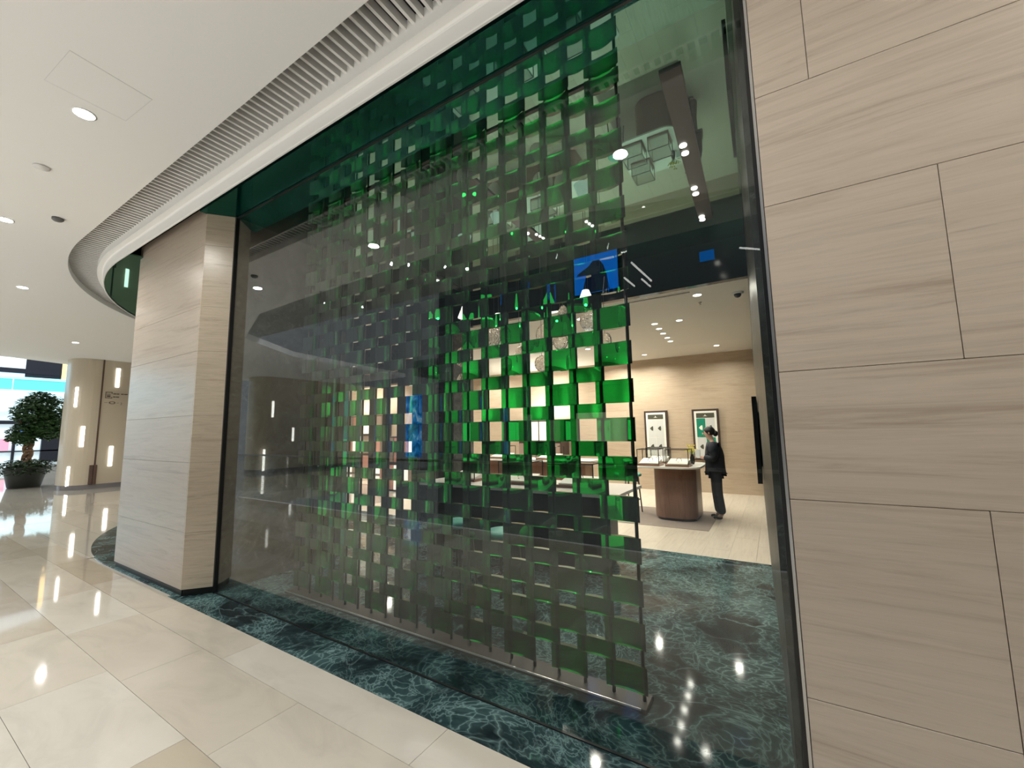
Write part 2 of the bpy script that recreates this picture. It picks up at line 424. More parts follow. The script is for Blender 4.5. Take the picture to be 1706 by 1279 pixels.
# spare fittings: downlights, detector, sprinkler
def downlight(x, y, z, r, label, m_=None, power=14, col=(1, .97, .92), group='round downlights in the mall ceiling', parent_power=True):
    t = thing(empty('downlight', (x, y, z)), label, 'ceiling light', group)
    m_ = m_ or M['lamp']
    lathe('trim_ring', [(r*1.18, -.004), (r*1.18, 0), (r*.98, 0), (r*.98, -.004)], M['ceil'], t, seg=20)
    lathe('lamp_face', [(r, -.006), (r, -.003)], m_, t, seg=20)
    if power:
        a = area('downlight_beam', (x, y, z-.015), r*2, 0, power, col, shape='DISK', spread=PI*.86)
    return t
dls = [(-4.37, .79, 'nearest round downlight in the mall ceiling beside the flush access panel'), (-1.01, .81, 'round downlight in the mall ceiling overhead, mirrored in the shop glass'),
       (-7.31, .79, 'round downlight at the left edge of the photo, second along the mall ceiling'), (-10.43, 1.40, 'third round downlight along the mall ceiling, left of the curved grille end'),
       (-13.0, -.2, 'small distant downlight just above the atrium opening'),
       (-15.48, 3.09, 'small distant downlight left of the beige stone pillar, near the beige column'), (-17.6, 1.6, 'faint distant downlight at the edge of the mall ceiling'), (-13.2, 4.9, 'distant downlight beside the beige signed column'), (1.9, .8, 'round downlight above the right travertine wall')]
for i, (x, y, lb) in enumerate(dls): downlight(x, y, 4.1, .062, lb, power=30)
t = thing(lathe('smoke_detector', [(.05, 0), (.05, -.02), (.035, -.035), (.01, -.04)], M['greysteel'], loc=(-6.78, 1.109, 4.1)), 'small grey detector dot on the mall ceiling near the curved grille', 'detector')
spk = thing(empty('ceiling_sprinkler', (-5.58, .777, 4.1)), 'white flush sprinkler cap with a shadow gap on the mall ceiling', 'sprinkler')
lathe('cap', [(.055, -.012), (.058, -.004), (.05, 0)], M['slat'], spk); lathe('stem', [(.02, -.005), (.02, .0)], M['greysteel'], spk)

# ------------------------------------------------------------------ stone piers
def pier(name, xs_rows, zs, x0, x1, y0, y1, parent_name):
    core = struct(box(parent_name, x0+.012, x1-.012, y0+.012, y1, .0, 4.152, M['black']))
    for (z0, z1), cuts in zip(zip(zs, zs[1:]), xs_rows):
        for a, b in zip(cuts, cuts[1:]):
            g = .0011
            bm = bmesh.new(); add_box(bm, a+g, b-g, y0, y0+.014, z0+g, z1-g); bevel(bm, .0012, 1)
            link('stone_slab', tomesh(bm, 'stone_slab'), M['trav'], core)
    return core
ZS = [.065, .62, 1.325, 1.815, 2.505, 2.995, 3.69, 4.15]
wr = pier('wall_right', [[.030, .56, 1.9, 3], [.030, .56, 1.9, 3], [.030, .98, 2.3, 3], [.030, .55, 1.9, 3], [.030, .98, 2.3, 3], [.030, .22, 1.5, 3], [.030, .98, 3]], ZS, .022, 3.0, 1.95, 2.6, 'wall_right')
# left pier, with jamb slabs on the side that turns into the window
wl = pier('wall_left', [[-7.1, -5.185]]*7, ZS, -7.1, -5.17, 1.95, 2.7, 'wall_left')
for z0, z1 in zip(ZS, ZS[1:]):
    bm = bmesh.new(); add_prism(bm, [(-5.186, 1.951), (-5.168, 1.951), (-4.995, 2.162), (-5.013, 2.162)], z0+.0011, z1-.0011); link('jamb_slab', tomesh(bm, 'jamb_slab'), M['travj'], wl)
prism('stone_return', [(-5.2, 1.97), (-5.17, 1.97), (-5.01, 2.168), (-5.01, 2.7), (-5.2, 2.7)], 0, 4.05, M['black'])['kind'] = 'structure'
# the window reveal begins at the pier's inner face: move it in line with the glass edge
for o in [wl] + list(wl.children):
    pass
# ------------------------------------------------------------------ shop window
win = struct(empty('window_1', (-2.5, 2.18, 0)))
part_of(box('pane', -4.985, .012, 2.178, 2.182, .004, 4.05, M['glass']), win)
part_of(box('frame_left', -5.0, -4.972, 2.16, 2.20, 0, 4.05, M['black']), win)
part_of(box('frame_right', .004, .018, 1.955, 2.20, 0, 4.05, M['black']), win)
part_of(box('trim_right', .0185, .0285, 1.948, 1.97, 0, 4.06, M['alu']), win)
part_of(box('frame_top', -4.985, .012, 2.17, 2.19, 4.035, 4.05, M['black']), win)
# green mirrored soffit outside and ceiling inside
sof = struct(box('ceiling_soffit', -5.18, .02, 1.885, 2.18, 4.05, 4.09, M['soffit']))
mir = struct(box('ceiling_mirror', -5.0, .05, 2.182, 5.9, 4.052, 4.09, M['mirror'])); struct(box('ceiling_mirror', -9.0, -5.0, 2.75, 5.9, 4.052, 4.09, M['mirror']))
# recessed black lighting troughs with spotlights
def trough(x0, y0, x1, y1, w, spots, label):
    t = thing(empty('spotlight_trough', ((x0+x1)/2, (y0+y1)/2, 4.05)), label, 'ceiling light', 'black spotlight troughs in the mirrored ceiling')
    part_of(prism('housing', [(x0-w/2, y0), (x0+w/2, y0), (x1+w/2, y1), (x1-w/2, y1)], 4.035, 4.051, M['black']), t)
    for y in spots:
        x = x0 + (x1-x0)*(y-y0)/(y1-y0) - .035
        part_of(lathe('spot', [(.030, 4.026), (.030, 4.034)], M['lampw'], loc=(x, y, 0), seg=16), t)
        area('trough_spot', (x, y, 4.02), .06, 0, 2, (1, .95, .86), shape='DISK', spread=1.2)
    return t
trough(-.43, 2.79, -.505, 5.2, .145, (3.65, 3.77, 4.40, 4.52, 5.07, 5.15), 'black trough with paired spotlights in the mirrored ceiling near the right wall')
trough(-4.35, 3.2, -4.43, 5.6, .12, (3.5, 4.9), 'black trough in the mirrored ceiling above the left end of the glass screen')
trough(-2.35, 3.0, -2.40, 4.6, .12, (3.3, 4.3), 'black trough in the mirrored ceiling above the middle of the glass screen')
# bulkhead, back-room ceiling, walls
struct(box('wall_bulkhead', -16, .0, 5.9, 6.0, 3.5, 4.09, M['bulk']))
struct(box('wall_lintel', -12, -5.84, 5.9, 6.1, 2.6, 3.52, M['dmarble']))
struct(box('wall_pier', -5.84, -4.94, 5.9, 6.5, 0, 3.5, M['dmarble']))
struct(box('ceiling_back_room', -16, .1, 6.0, 11.7, 3.5, 3.6, M['ceil_in']))
struct(box('wall_back', -16, .2, 11.62, 11.75, 0, 3.5, M['wall_in']))
bm = bmesh.new(); add_prism(bm, [(-.022, 2.2), (.3, 2.2), (.3, 11.65), (-.315, 11.65), (-.145, 5.9)], 0, 4.06)
struct(link('wall_right_inner', tomesh(bm, 'wall_right_inner'), M['dmarble']))
struct(box('wall_left_inner', -5.2, -4.985, 2.2, 3.66, 0, 4.06, M['dmarble']))
struct(box('wall_left_end', -9.2, -9.0, 2.6, 5.9, 0, 4.06, M['dmarble']))
struct(box('wall_far_left', -16.1, -16, 6, 11.7, 0, 3.6, M['wall_in']))
struct(box('wall_behind_pier', -9.0, -5.18, 2.6, 2.75, 0, 4.1, M['dmarble']))
# curved green glass shopfront beyond the left pier
struct(sweep('wall_corner', [(-.95, 0), (-.95, 4.3)], mat('dark_green_glass', (.05, .075, .05), .08), s0=2.6+7.1, smooth=True))
struct(sweep('ceiling_corner_soffit', [(.149, 3.982), (-.96, 3.982), (-.96, 4.0), (.149, 4.0)], M['mirror'], s0=2.6+7.0, closed=True))
if 0: ts = thing(tube('light_tube', (-8.72, 2.235, 3.50), (-8.72, 2.235, 3.86), .018, M['strip']), 'vertical light strip on the curved green shopfront left of the stone pier', 'light strip')

# back-room lamps
bl = [(-1.71, 7.69, 'first'), (-1.73, 8.12, 'second'), (-1.755, 8.58, 'third'), (-1.77, 9.04, 'fourth'), (-1.79, 9.46, 'fifth')]
for x, y, nth in bl: downlight(x, y, 3.5, .05, nth + ' downlight from the front in the row over the jewellery counter', M['lampw'], 6, (1, .93, .82), 'row of shop downlights over the counter')
downlight(-1.285, 7.69, 3.5, .05, 'single shop downlight right of the row over the counter', M['lampw'], 8, (1, .93, .82), 'single shop downlights')
downlight(-.80, 6.35, 3.5, .055, 'single shop downlight nearest the dark bulkhead on the right', M['lampw'], 26, (1, .93, .82), 'single shop downlights')
downlight(-1.0, 10.6, 3.5, .055, 'single shop downlight nearest the oak back wall', M['lampw'], 30, (1, .93, .82), 'single shop downlights')
dl_n = 0
for x in (-3.6, -5.6, -7.8, -10.2, -12.8):
    for y in (7.3, 9.2, 10.9):
        dl_n += 1
        downlight(x, y, 3.5, .055, 'warm shop downlight behind the green screen, %s row, %s from the right' % ({7.3: 'front', 9.2: 'middle', 10.9: 'rear', 6.6: 'window-side', 10.8: 'wall-side'}[y], ['first', 'second', 'third', 'fourth', 'fifth', 'sixth'][(dl_n-1)//3] if dl_n < 16 else 'nearest'), M['lampw'], 44, (1, .93, .82), 'back-room downlights behind the screen')
for x in (-2.7,):
    for y in (6.6, 10.8):
        dl_n += 1
        downlight(x, y, 3.5, .055, 'warm shop downlight behind the green screen, %s row, %s from the right' % ({7.3: 'front', 9.2: 'middle', 10.9: 'rear', 6.6: 'window-side', 10.8: 'wall-side'}[y], ['first', 'second', 'third', 'fourth', 'fifth', 'sixth'][(dl_n-1)//3] if dl_n < 16 else 'nearest'), M['lampw'], 44, (1, .93, .82), 'back-room downlights behind the screen')
dome = thing(empty('dome_camera', (-.303, 6.568, 3.5)), 'black dome security camera on the pale shop ceiling near the right wall', 'security camera')
lathe('mount', [(.075, 0), (.075, -.018), (.05, -.022)], M['ceil'], dome); lathe('lens_dome', [(.048, -.02), (.045, -.045), (.03, -.065), (.005, -.075)], M['black'], dome)
sp = thing(empty('sprinkler', (-.82, 6.747, 3.5)), 'small metal sprinkler head under the shop ceiling beside the first downlight', 'sprinkler')
lathe('rosette', [(.03, 0), (.03, -.006)], M['silver'], sp, seg=12); lathe('head', [(.006, -.006), (.006, -.035), (.022, -.036), (.022, -.04)], M['silver'], sp, seg=12)
vent = thing(box('slot_diffuser', -1.72, -.87, 6.13, 6.17, 3.494, 3.502, M['greysteel']), 'narrow grey slot air diffuser in the shop ceiling behind the bulkhead', 'air vent')
tv = thing(empty('wall_screen', (-.2, 6.5, 1.4)), 'black wall-mounted display seen edge-on on the right marble wall', 'display')
bm = bmesh.new(); add_prism(bm, [(-.215, 5.95), (-.165, 5.95), (-.20, 7.6), (-.25, 7.6)], .92, 1.98); part_of(link('panel', tomesh(bm, 'panel'), M['black']), tv)
bm = bmesh.new(); add_prism(bm, [(-.165, 6.3), (-.14, 6.3), (-.17, 7.2), (-.20, 7.2)], 1.1, 1.8); part_of(link('bracket', tomesh(bm, 'bracket'), M['greysteel']), tv)

# ------------------------------------------------------------------ green glass screen
P_, NR = .1823, 20
XR = -.753; YS = 2.60
screen = thing(empty('glass_screen', (-2.5, YS, 0)), 'tall hanging screen of woven green glass tiles on bronze rods behind the shop window', 'screen')
rod_bm = bmesh.new(); add_tube(rod_bm, (0, 0, .03), (0, 0, 4.05), .011, seg=8); rod_me = tomesh(rod_bm, 'rod', True); rod_me.materials.append(M['rod'])
for i in range(NR): part_of(link('rod', rod_me, None, None, (XR - i*P_, YS + .015, 0)), screen)
part_of(box('base_tray', XR - (NR-1)*P_ - .12, XR + .03, YS - .065, YS + .09, 0, .03, M['tray'], bev=.003), screen)
part_of(box('tray_highlight', XR - (NR-1)*P_ - .12, XR + .0, YS - .072, YS - .066, .022, .032, M['trayglint']), screen)  # pale strip standing in for the highlight along the tray's top edge
part_of(box('top_rail', XR - (NR-1)*P_ - .02, XR + .02, YS, YS + .03, 4.04, 4.052, M['black']), screen)
def tile_mesh(w, h, bow=.040, th=.006, n=10, y0=-.035):
    bm = bmesh.new(); fr = []; bk = []
    for i in range(n+1):
        u = -1 + 2*i/n
        x = u*w/2; y = y0 + bow*math.cos(u*PI/2)**1.0
        tx = 1; ty = -bow*PI/2*math.sin(u*PI/2)/(w/2); ln = math.hypot(tx, ty); nx, ny = -ty/ln, tx/ln
        fr.append((x, y0 + .25*(y-y0))); bk.append((x, y + th))
    pts = fr + bk[::-1]
    add_prism(bm, pts, -h/2, h/2)
    me = bpy.data.meshes.new('glass_tile'); bmesh.ops.recalc_face_normals(bm, faces=bm.faces[:])
    for f in bm.faces:
        f.smooth = len(f.verts) == 4 and abs(f.normal.z) < .5 and f.calc_area() < w*h*.3 and abs(f.normal.y) > .3
    for e in bm.edges:
        if len(e.link_faces) == 2 and e.calc_face_angle(0) > .6: e.smooth = False
    bm.to_mesh(me); bm.free(); me.materials.append(M['gtile']); return me
mA = tile_mesh(P_ + .062, .148); mT = tile_mesh(P_ + .062, .112); mB = tile_mesh(P_ + .062, .098)
cells = []
for c in range(NR-1):
    xc = XR - P_*(c + .5) + .004
    if c % 2 == 0:
        for k in range(17):
            z = .160 + .24*k
            if z + .08 < 4.05: cells.append((xc, z, mA))
        cells.append((xc, 3.982, mT))
    else:
        for k in range(17):
            z = .280 + .24*k
            if z + .05 < 4.05: cells.append((xc, z, mB))
def key(c): return c[0]
cells.sort(key=lambda c: -c[0])
for xc, z, me in cells[:296]: part_of(link('glass_tile', me, None, None, (xc, YS, z)), screen)
if len(cells) > 296:
    bm = bmesh.new()
    for xc, z, me in cells[296:]:
        tmp = bmesh.new(); tmp.from_mesh(me); tmp.transform(Matrix.Translation((xc, YS, z))); t_ = bpy.data.meshes.new('t'); tmp.to_mesh(t_); tmp.free(); bm.from_mesh(t_); bpy.data.meshes.remove(t_)
    me = bpy.data.meshes.new('far_glass_tiles'); bm.to_mesh(me); bm.free()
    o = part_of(link('far_glass_tiles', me, M['gtile']), screen); o['kind'] = 'stuff'

# ------------------------------------------------------------------ counters and furniture
def vitrine(x0, x1, y0, y1, z, label, ring_at=.5):
    t = thing(empty('display_case', ((x0+x1)/2, (y0+y1)/2, z)), label, 'display case', 'black framed jewellery cases')
    h = .30; w = .012
    part_of(box('base', x0, x1, y0, y1, z, z+.035, M['tablewood']), t)
    for x in (x0, x1-w):
        for y in (y0, y1-w): part_of(box('frame_post', x, x+w, y, y+w, z+.035, z+h-w, M['black']), t)
    part_of(box('frame_rail', x0, x1, y0, y0+w, z+h-w, z+h, M['black']), t); part_of(box('frame_rail', x0, x1, y1-w, y1, z+h-w, z+h, M['black']), t)
    part_of(box('frame_rail', x0, x0+w, y0+w, y1-w, z+h-w, z+h, M['black']), t); part_of(box('frame_rail', x1-w, x1, y0+w, y1-w, z+h-w, z+h, M['black']), t)
    bm = bmesh.new(); add_prism(bm, [(x0+.03, y0+.03), (x1-.03, y0+.03), (x1-.03, y1-.03), (x0+.03, y1-.03)], z+.036, z+.05)
    for v in bm.verts:
        if v.co.y > (y0+y1)/2 and v.co.z > z+.045: v.co.z += .07
    part_of(link('cushion', tomesh(bm, 'cushion'), M['cushion']), t)
    bm = bmesh.new(); add_box(bm, x0+.004, x1-.004, y0+.004, y0+.006, z+.036, z+h-w); part_of(link('glass_front', tomesh(bm, 'g'), M['vglass']), t)
    bm = bmesh.new(); add_box(bm, x0+.012, x1-.012, y0+.012, y1-.012, z+h-.006, z+h-.004); part_of(link('glass_top', tomesh(bm, 'g'), M['vglass']), t)
    xm = x0 + (x1-x0)*ring_at; ym = (y0+y1)/2
    j = thing(empty('necklace', (xm, ym, z+.085)), 'dark necklace in the ' + label.replace('black framed glass case ', 'case ').split(',')[0], 'jewellery', 'necklaces in the cases')
    bm = bmesh.new()
    prev = None
    for i in range(17):
        a = 2*PI*i/16; p = (xm + .045*math.cos(a), ym + .05*math.sin(a), z + .088 + .05*math.sin(a))
        if prev: add_tube(bm, prev, p, .004, seg=5)
        prev = p
    part_of(link('chain', tomesh(bm, 'chain', True), M['darkwood']), j)
    part_of(lathe('pendant', [(.002, 0), (.012, .01), (.012, .02), (.002, .03)], M['gold'], loc=(xm, ym-.055, z+.05), seg=8), j)
    return t
def counter(name, label, x0, x1, y0, y1, h, body_m, inset, r, top=.03):
    t = thing(empty(name, ((x0+x1)/2, (y0+y1)/2, 0)), label, 'counter')
    part_of(prism('worktop', rrect(x0, x1, y0, y1, r), h-top, h, M['white'], bev=.004), t)
    bx = rrect(x0+inset[0], x1-inset[1], y0+inset[2], y1-inset[3], r*.95)
    part_of(prism('body', bx, .05, h-top, body_m), t)
    part_of(prism('toe_kick', rrect(x0+inset[0]+.03, x1-inset[1]-.03, y0+inset[2]+.03, y1-inset[3]-.03, r*.85), 0, .05, M['black']), t)
    return t
rug_y = 0
counter('jewellery_counter', 'rounded walnut jewellery counter with white top beside the standing assistant', -2.28, -1.12, 7.62, 8.95, .94, M['tablewood'], (.34, .10, .18, .18), .26)
vitrine(-2.16, -1.77, 7.72, 8.10, .94, 'black framed glass case at the front left of the walnut counter')
vitrine(-1.67, -1.28, 7.72, 8.10, .94, 'black framed glass case at the front right of the walnut counter, facing the window')
vitrine(-2.16, -1.77, 8.35, 8.75, .94, 'black framed glass case at the back left of the walnut counter')
counter('display_table', 'long black display table with thick white top behind the green screen', -4.40, -1.47, 4.42, 5.45, .90, M['blackwood'], (.25, .24, .12, .25), .06, .035)
vitrine(-4.1, -3.6, 4.75, 5.1, .90, 'black framed glass case at the left end of the long black table')
vitrine(-3.2, -2.7, 4.75, 5.1, .90, 'black framed glass case at the middle of the long black table')
vitrine(-2.35, -1.85, 4.75, 5.1, .90, 'black framed glass case at the right end of the long black table')
thing(box('rug', -2.5, -.98, 7.3, 8.98, .0005, .006, M['mat_rug']), 'taupe rug under the walnut jewellery counter', 'rug')
def stool(x, y, h, label):
    t = thing(empty('stool', (x, y, 0)), label, 'stool', 'mint green topped stools')
    lathe('seat', [(.15, h-.06), (.18, h-.045), (.185, h-.02), (.16, h), (.05, h+.002)], M['mint'], t)
    for i in range(4):
        a = PI/4 + i*PI/2
        tube('leg', (.13*math.cos(a), .13*math.sin(a), h-.06), (.19*math.cos(a), .19*math.sin(a), 0), .016, M['darkwood'], t, .012, 8)
    bm = bmesh.new()
    for i in range(4):
        a = PI/4 + i*PI/2; b = a + PI/2; r = .165
        add_tube(bm, (r*math.cos(a), r*math.sin(a), .25), (r*math.cos(b), r*math.sin(b), .25), .009, seg=6)
    link('footrest', tomesh(bm, 'footrest'), M['darkwood'], t)
    return t
stool(-2.42, 8.25, .75, 'mint topped wooden stool left of the walnut counter, beside the screen edge')
stool(-2.88, 3.52, .68, 'mint topped stool in front of the black display table, on the left')
stool(-2.22, 3.38, .68, 'mint topped stool in front of the black display table, on the right')

# framed prints on the oak wall
def framed(x0, x1, z0, z1, green, label):
    t = thing(empty('framed_display', ((x0+x1)/2, 11.62, z0)), label, 'picture frame')
    y = 11.60
    part_of(box('frame', x0, x1, y-.05, y+.015, z0, z1, M['darkwood'], bev=.004), t)
    part_of(box('mount', x0+.05, x1-.05, y-.056, y-.051, z0+.05, z1-.05, M['cushion']), t)
    part_of(box('header', x0+.10, x1-.10, y-.060, y-.057, z1-.22, z1-.10, M['posterd']), t)
    xm = (x0+x1)/2; zt = z1-.235; zb = z0+.10; zm = (zt+zb)/2
    k = 0
    for (a, b, c, d) in ((x0+.10, xm-.004, zm+.003, zt), (xm+.004, x1-.10, zm+.003, zt), (x0+.10, xm-.004, zb, zm-.003), (xm+.004, x1-.10, zb, zm-.003)):
        mm = M['postergreen'] if green and k in (0, 3) else M['posterg']
        p = part_of(box('print', a, b, y-.060, y-.057, c, d, mm), t)
        cx_, cz = (a+b)/2, (c+d)/2
        bm = bmesh.new(); add_prism(bm, [(cx_ + .035*math.cos(q*PI/3)*(1+.5*(q % 2)), cz + .05*math.sin(q*PI/3)*(1+.5*(q % 2))) for q in range(6)], 0, .003)
        bmesh.ops.rotate(bm, verts=bm.verts[:], cent=(cx_, cz, 0), matrix=Matrix.Identity(3))
        for v in bm.verts: v.co = Vector((v.co.x, y-.0605-v.co.z, v.co.y))
        o = link('motif', tomesh(bm, 'motif'), M['cushion'] if mm is M['postergreen'] else M['posterd'], p); 
        o.matrix_parent_inverse = p.matrix_parent_inverse.inverted() if False else Matrix.Identity(4)
        k += 1
    bm = bmesh.new(); add_prism(bm, [(xm-.05, z1-.18), (xm+.05, z1-.18), (xm+.012, z1-.165), (xm, z1-.13), (xm-.012, z1-.165)], 0, .003)
    for v in bm.verts: v.co = Vector((v.co.x, y-.0605-v.co.z, v.co.y))
    part_of(link('emblem', tomesh(bm, 'emblem'), M['cushion']), t)
framed(-2.98, -2.38, .80, 2.08, False, 'dark framed display of four grey jewellery prints on the oak wall, left of the pair')
framed(-1.77, -1.15, .80, 2.08, True, 'dark framed display with green and grey prints behind the standing assistant')

# flowers on the counter
fv = thing(empty('flower_vase', (-1.33, 8.42, .94)), 'dark vase of yellow flowers on the walnut counter by the assistant\'s hands', 'flowers')
lathe('vase', [(.03, 0), (.045, .05), (.04, .12), (.025, .16), (.03, .18)], M['black'], fv, seg=14)
bm = bmesh.new(); bs = bmesh.new()
for i in range(14):
    a = random.uniform(0, 2*PI); r = random.uniform(.02, .12); h = random.uniform(.22, .34)
    x, y = r*math.cos(a), r*math.sin(a)
    add_tube(bs, (0, 0, .15), (x, y, h), .003, seg=4)
    for k in range(6):
        b = k*PI/3; q = Vector((x + .03*math.cos(b), y + .03*math.sin(b), h+.01)); c = Vector((x, y, h))
        vs_ = [bm.verts.new(p) for p in (c, q + Vector((0, 0, -.012)), q*1.0 + Vector((.008*math.cos(b), .008*math.sin(b), .012)))]
        bm.faces.new(vs_)
link('petals', tomesh(bm, 'petals'), M['yellow'], fv); link('stems', tomesh(bs, 'stems'), M['stem'], fv)

# ------------------------------------------------------------------ people (skinned skeletons)
def skin(name, verts, edges, radii, m_, sub=2, root=0, parent=None):
    me = bpy.data.meshes.new(name); me.from_pydata(verts, edges, []); o = link(name, me, None)
    md = o.modifiers.new('skin', 'SKIN'); md.use_smooth_shade = True
    for i, r in enumerate(radii):
        sv = me.skin_vertices[0].data[i]; sv.radius = (r, r) if isinstance(r, (int, float)) else r
        sv.use_root = (i == root)
    sm = o.modifiers.new('sub', 'SUBSURF'); sm.levels = sub; sm.render_levels = sub
    dg = bpy.context.evaluated_depsgraph_get(); dg.update()
    nm = bpy.data.meshes.new_from_object(o.evaluated_get(dg)); o.modifiers.clear(); o.data = nm; nm.materials.clear(); nm.materials.append(m_)
    for p in nm.polygons: p.use_smooth = True
    bpy.data.meshes.remove(me)
    if parent is not None: o.parent = parent
    return o
def ellipsoid(name, c, r, m_, parent=None, seg=16, cut=None, rot=None):
    bm = bmesh.new(); bmesh.ops.create_uvsphere(bm, u_segments=seg, v_segments=seg//2+2, radius=1)
    bm.transform(Matrix.Diagonal((*r, 1)))
    if cut: bmesh.ops.bisect_plane(bm, geom=bm.verts[:]+bm.edges[:]+bm.faces[:], plane_co=cut[0], plane_no=cut[1], clear_outer=True)
    if rot: bm.transform(rot)
    bm.transform(Matrix.Translation(c))
    return link(name, tomesh(bm, name, True), m_, parent)
# figure faces -X, local origin between the feet
def assistant(loc, rz, label):
    V = [(0, 0, .86), (0, 0, .98), (-.01, 0, 1.12), (-.02, 0, 1.26), (-.02, 0, 1.34), (-.045, 0, 1.40), (-.075, 0, 1.46), (-.085, 0, 1.53), (-.075, 0, 1.565),
         (.0, .085, .82), (-.01, .09, .46), (.02, .09, .09), (-.04, .092, .035), (-.12, .095, .02),
         (.0, -.085, .82), (.01, -.09, .46), (.06, -.09, .09), (.0, -.092, .035), (-.08, -.095, .02),
         (-.01, .155, 1.285), (-.02, .20, 1.05), (-.20, .13, 1.06), (-.245, .11, 1.075),
         (-.01, -.155, 1.285), (-.02, -.20, 1.05), (-.20, -.13, 1.07), (-.245, -.11, 1.085)]
    Ed = [(0,1),(1,2),(2,3),(3,4),(4,5),(5,6),(6,7),(7,8),(0,9),(9,10),(10,11),(11,12),(12,13),(0,14),(14,15),(15,16),(16,17),(17,18),(3,19),(19,20),(20,21),(21,22),(3,23),(23,24),(24,25),(25,26)]
    Rd = [(.08,.10),(.07,.09),(.07,.095),(.07,.10),(.045,.055),(.042,.042),(.068,.06),(.083,.070),(.065,.058),
          .06,.048,.034,.034,.028, .06,.048,.034,.034,.028, .042,.036,.028,.024, .042,.036,.028,.024]
    body = skin('person', V, Ed, Rd, M['skin'])
    # fingers as separate skinned chains, joined into the same surface object
    bmj = bmesh.new(); bmj.from_mesh(body.data)
    for sy in (1, -1):
        base = Vector((-.255, sy*.11, 1.078 if sy > 0 else 1.088))
        for q, (dy, ln) in enumerate(((-.024, .055), (-.008, .064), (.008, .060), (.024, .046))):
            f = skin('f', [tuple(base + Vector((.01, dy*.8, 0))), tuple(base + Vector((-.02, dy, 0))), tuple(base + Vector((-.02-ln*.55, dy*1.1, -.008))), tuple(base + Vector((-.02-ln*.85, dy*1.1, -.03)))],
                     [(0,1),(1,2),(2,3)], [.010,.009,.008,.007], M['skin'], 1)
            bmj.from_mesh(f.data); bpy.data.objects.remove(f)
        f = skin('f', [tuple(base + Vector((.012, -sy*.02, .0))), tuple(base + Vector((-.012, -sy*.038, .006))), tuple(base + Vector((-.04, -sy*.042, -.002)))], [(0,1),(1,2)], [.011,.010,.008], M['skin'], 1)
        bmj.from_mesh(f.data); bpy.data.objects.remove(f)
    # nose and ears
    for c, r in (((-.172, 0, 1.50), (.016, .011, .018)), ((-.07, .078, 1.505), (.014, .008, .025)), ((-.07, -.078, 1.505), (.014, .008, .025))):
        mtx = Matrix.Translation(c) @ Matrix.Diagonal((*r, 1)); bmesh.ops.create_uvsphere(bmj, u_segments=8, v_segments=6, radius=1, matrix=mtx)
    for f in bmj.faces: f.smooth = True
    bmj.to_mesh(body.data); bmj.free()
    thing(body, label, 'person')
    body.data.update()
    for v in body.data.vertices:
        if .12 < v.co.z < 1.33 and v.co.x > -.17: v.co -= v.normal*.018
    # face marks
    bm = bmesh.new()
    for sy in (1, -1):
        bmesh.ops.create_uvsphere(bm, u_segments=8, v_segments=6, radius=1, matrix=Matrix.Translation((-.153, sy*.028, 1.527)) @ Matrix.Diagonal((.008, .012, .006, 1)))
    link('eyes', tomesh(bm, 'eyes', True), M['hair'], body)
    ellipsoid('mouth', (-.155, 0, 1.462), (.006, .02, .005), mat('lips', (.45, .16, .13), .5), body, 8)
    # hair: cap with fringe and a low bun
    hair = ellipsoid('hair', (-.062, 0, 1.545), (.098, .086, .088), M['hair'], body, 20, ((-.055, 0, -.03), (-.75, 0, -.66)))
    ellipsoid('hair_bun', (.035, 0, 1.50), (.045, .05, .055), M['hair'], hair, 12)
    # clothes
    jv = [(0, 0, .80), (.005, 0, .92), (-.005, 0, 1.10), (-.015, 0, 1.27), (-.018, 0, 1.33), (-.01, .155, 1.285), (-.02, .20, 1.05), (-.185, .135, 1.062), (-.01, -.155, 1.285), (-.02, -.20, 1.05), (-.185, -.135, 1.072)]
    jk = skin('jacket', jv, [(0,1),(1,2),(2,3),(3,4),(3,5),(5,6),(6,7),(3,8),(8,9),(9,10)],
         [(.15,.185),(.14,.175),(.14,.175),(.145,.19),(.085,.11),.102,.078,.05,.102,.078,.05], M['suit'], 2, 1, body)
    bj_ = bmesh.new(); bj_.from_mesh(jk.data)
    for sy in (1, -1):
        bmesh.ops.create_uvsphere(bj_, u_segments=14, v_segments=10, radius=1, matrix=Matrix.Translation((-.012, sy*.165, 1.235)) @ Matrix.Diagonal((.088, .07, .125, 1)))
    for f in bj_.faces: f.smooth = True
    bj_.to_mesh(jk.data); bj_.free()
    tv_ = [(0, 0, .90), (0, .085, .80), (-.01, .09, .46), (.02, .09, .075), (0, -.085, .80), (.01, -.09, .46), (.06, -.09, .075)]
    skin('trousers', tv_, [(0,1),(1,2),(2,3),(0,4),(4,5),(5,6)], [(.125,.15),.105,.084,.075,.105,.084,.075], M['suit'], 2, 0, body)
    for sy, dx in ((1, 0), (-1, .04)):
        skin('shoe', [(.03+dx, sy*.09, .035), (-.04+dx, sy*.092, .035), (-.13+dx, sy*.096, .026)], [(0,1),(1,2)], [.036,.038,.028], M['shoe'], 1, 0, body)
    body.location = loc; body.rotation_euler = (0, 0, rz)
    return body
assistant((-.95, 8.42, 0), .12, 'shop assistant in dark suit with tied black hair looking down at the counter')
pap = thing(box('price_card', -1.25, -1.165, 8.24, 8.27, 1.08, 1.22, M['shirt'], bev=.002), 'white card held in front of the assistant\'s chest', 'card')

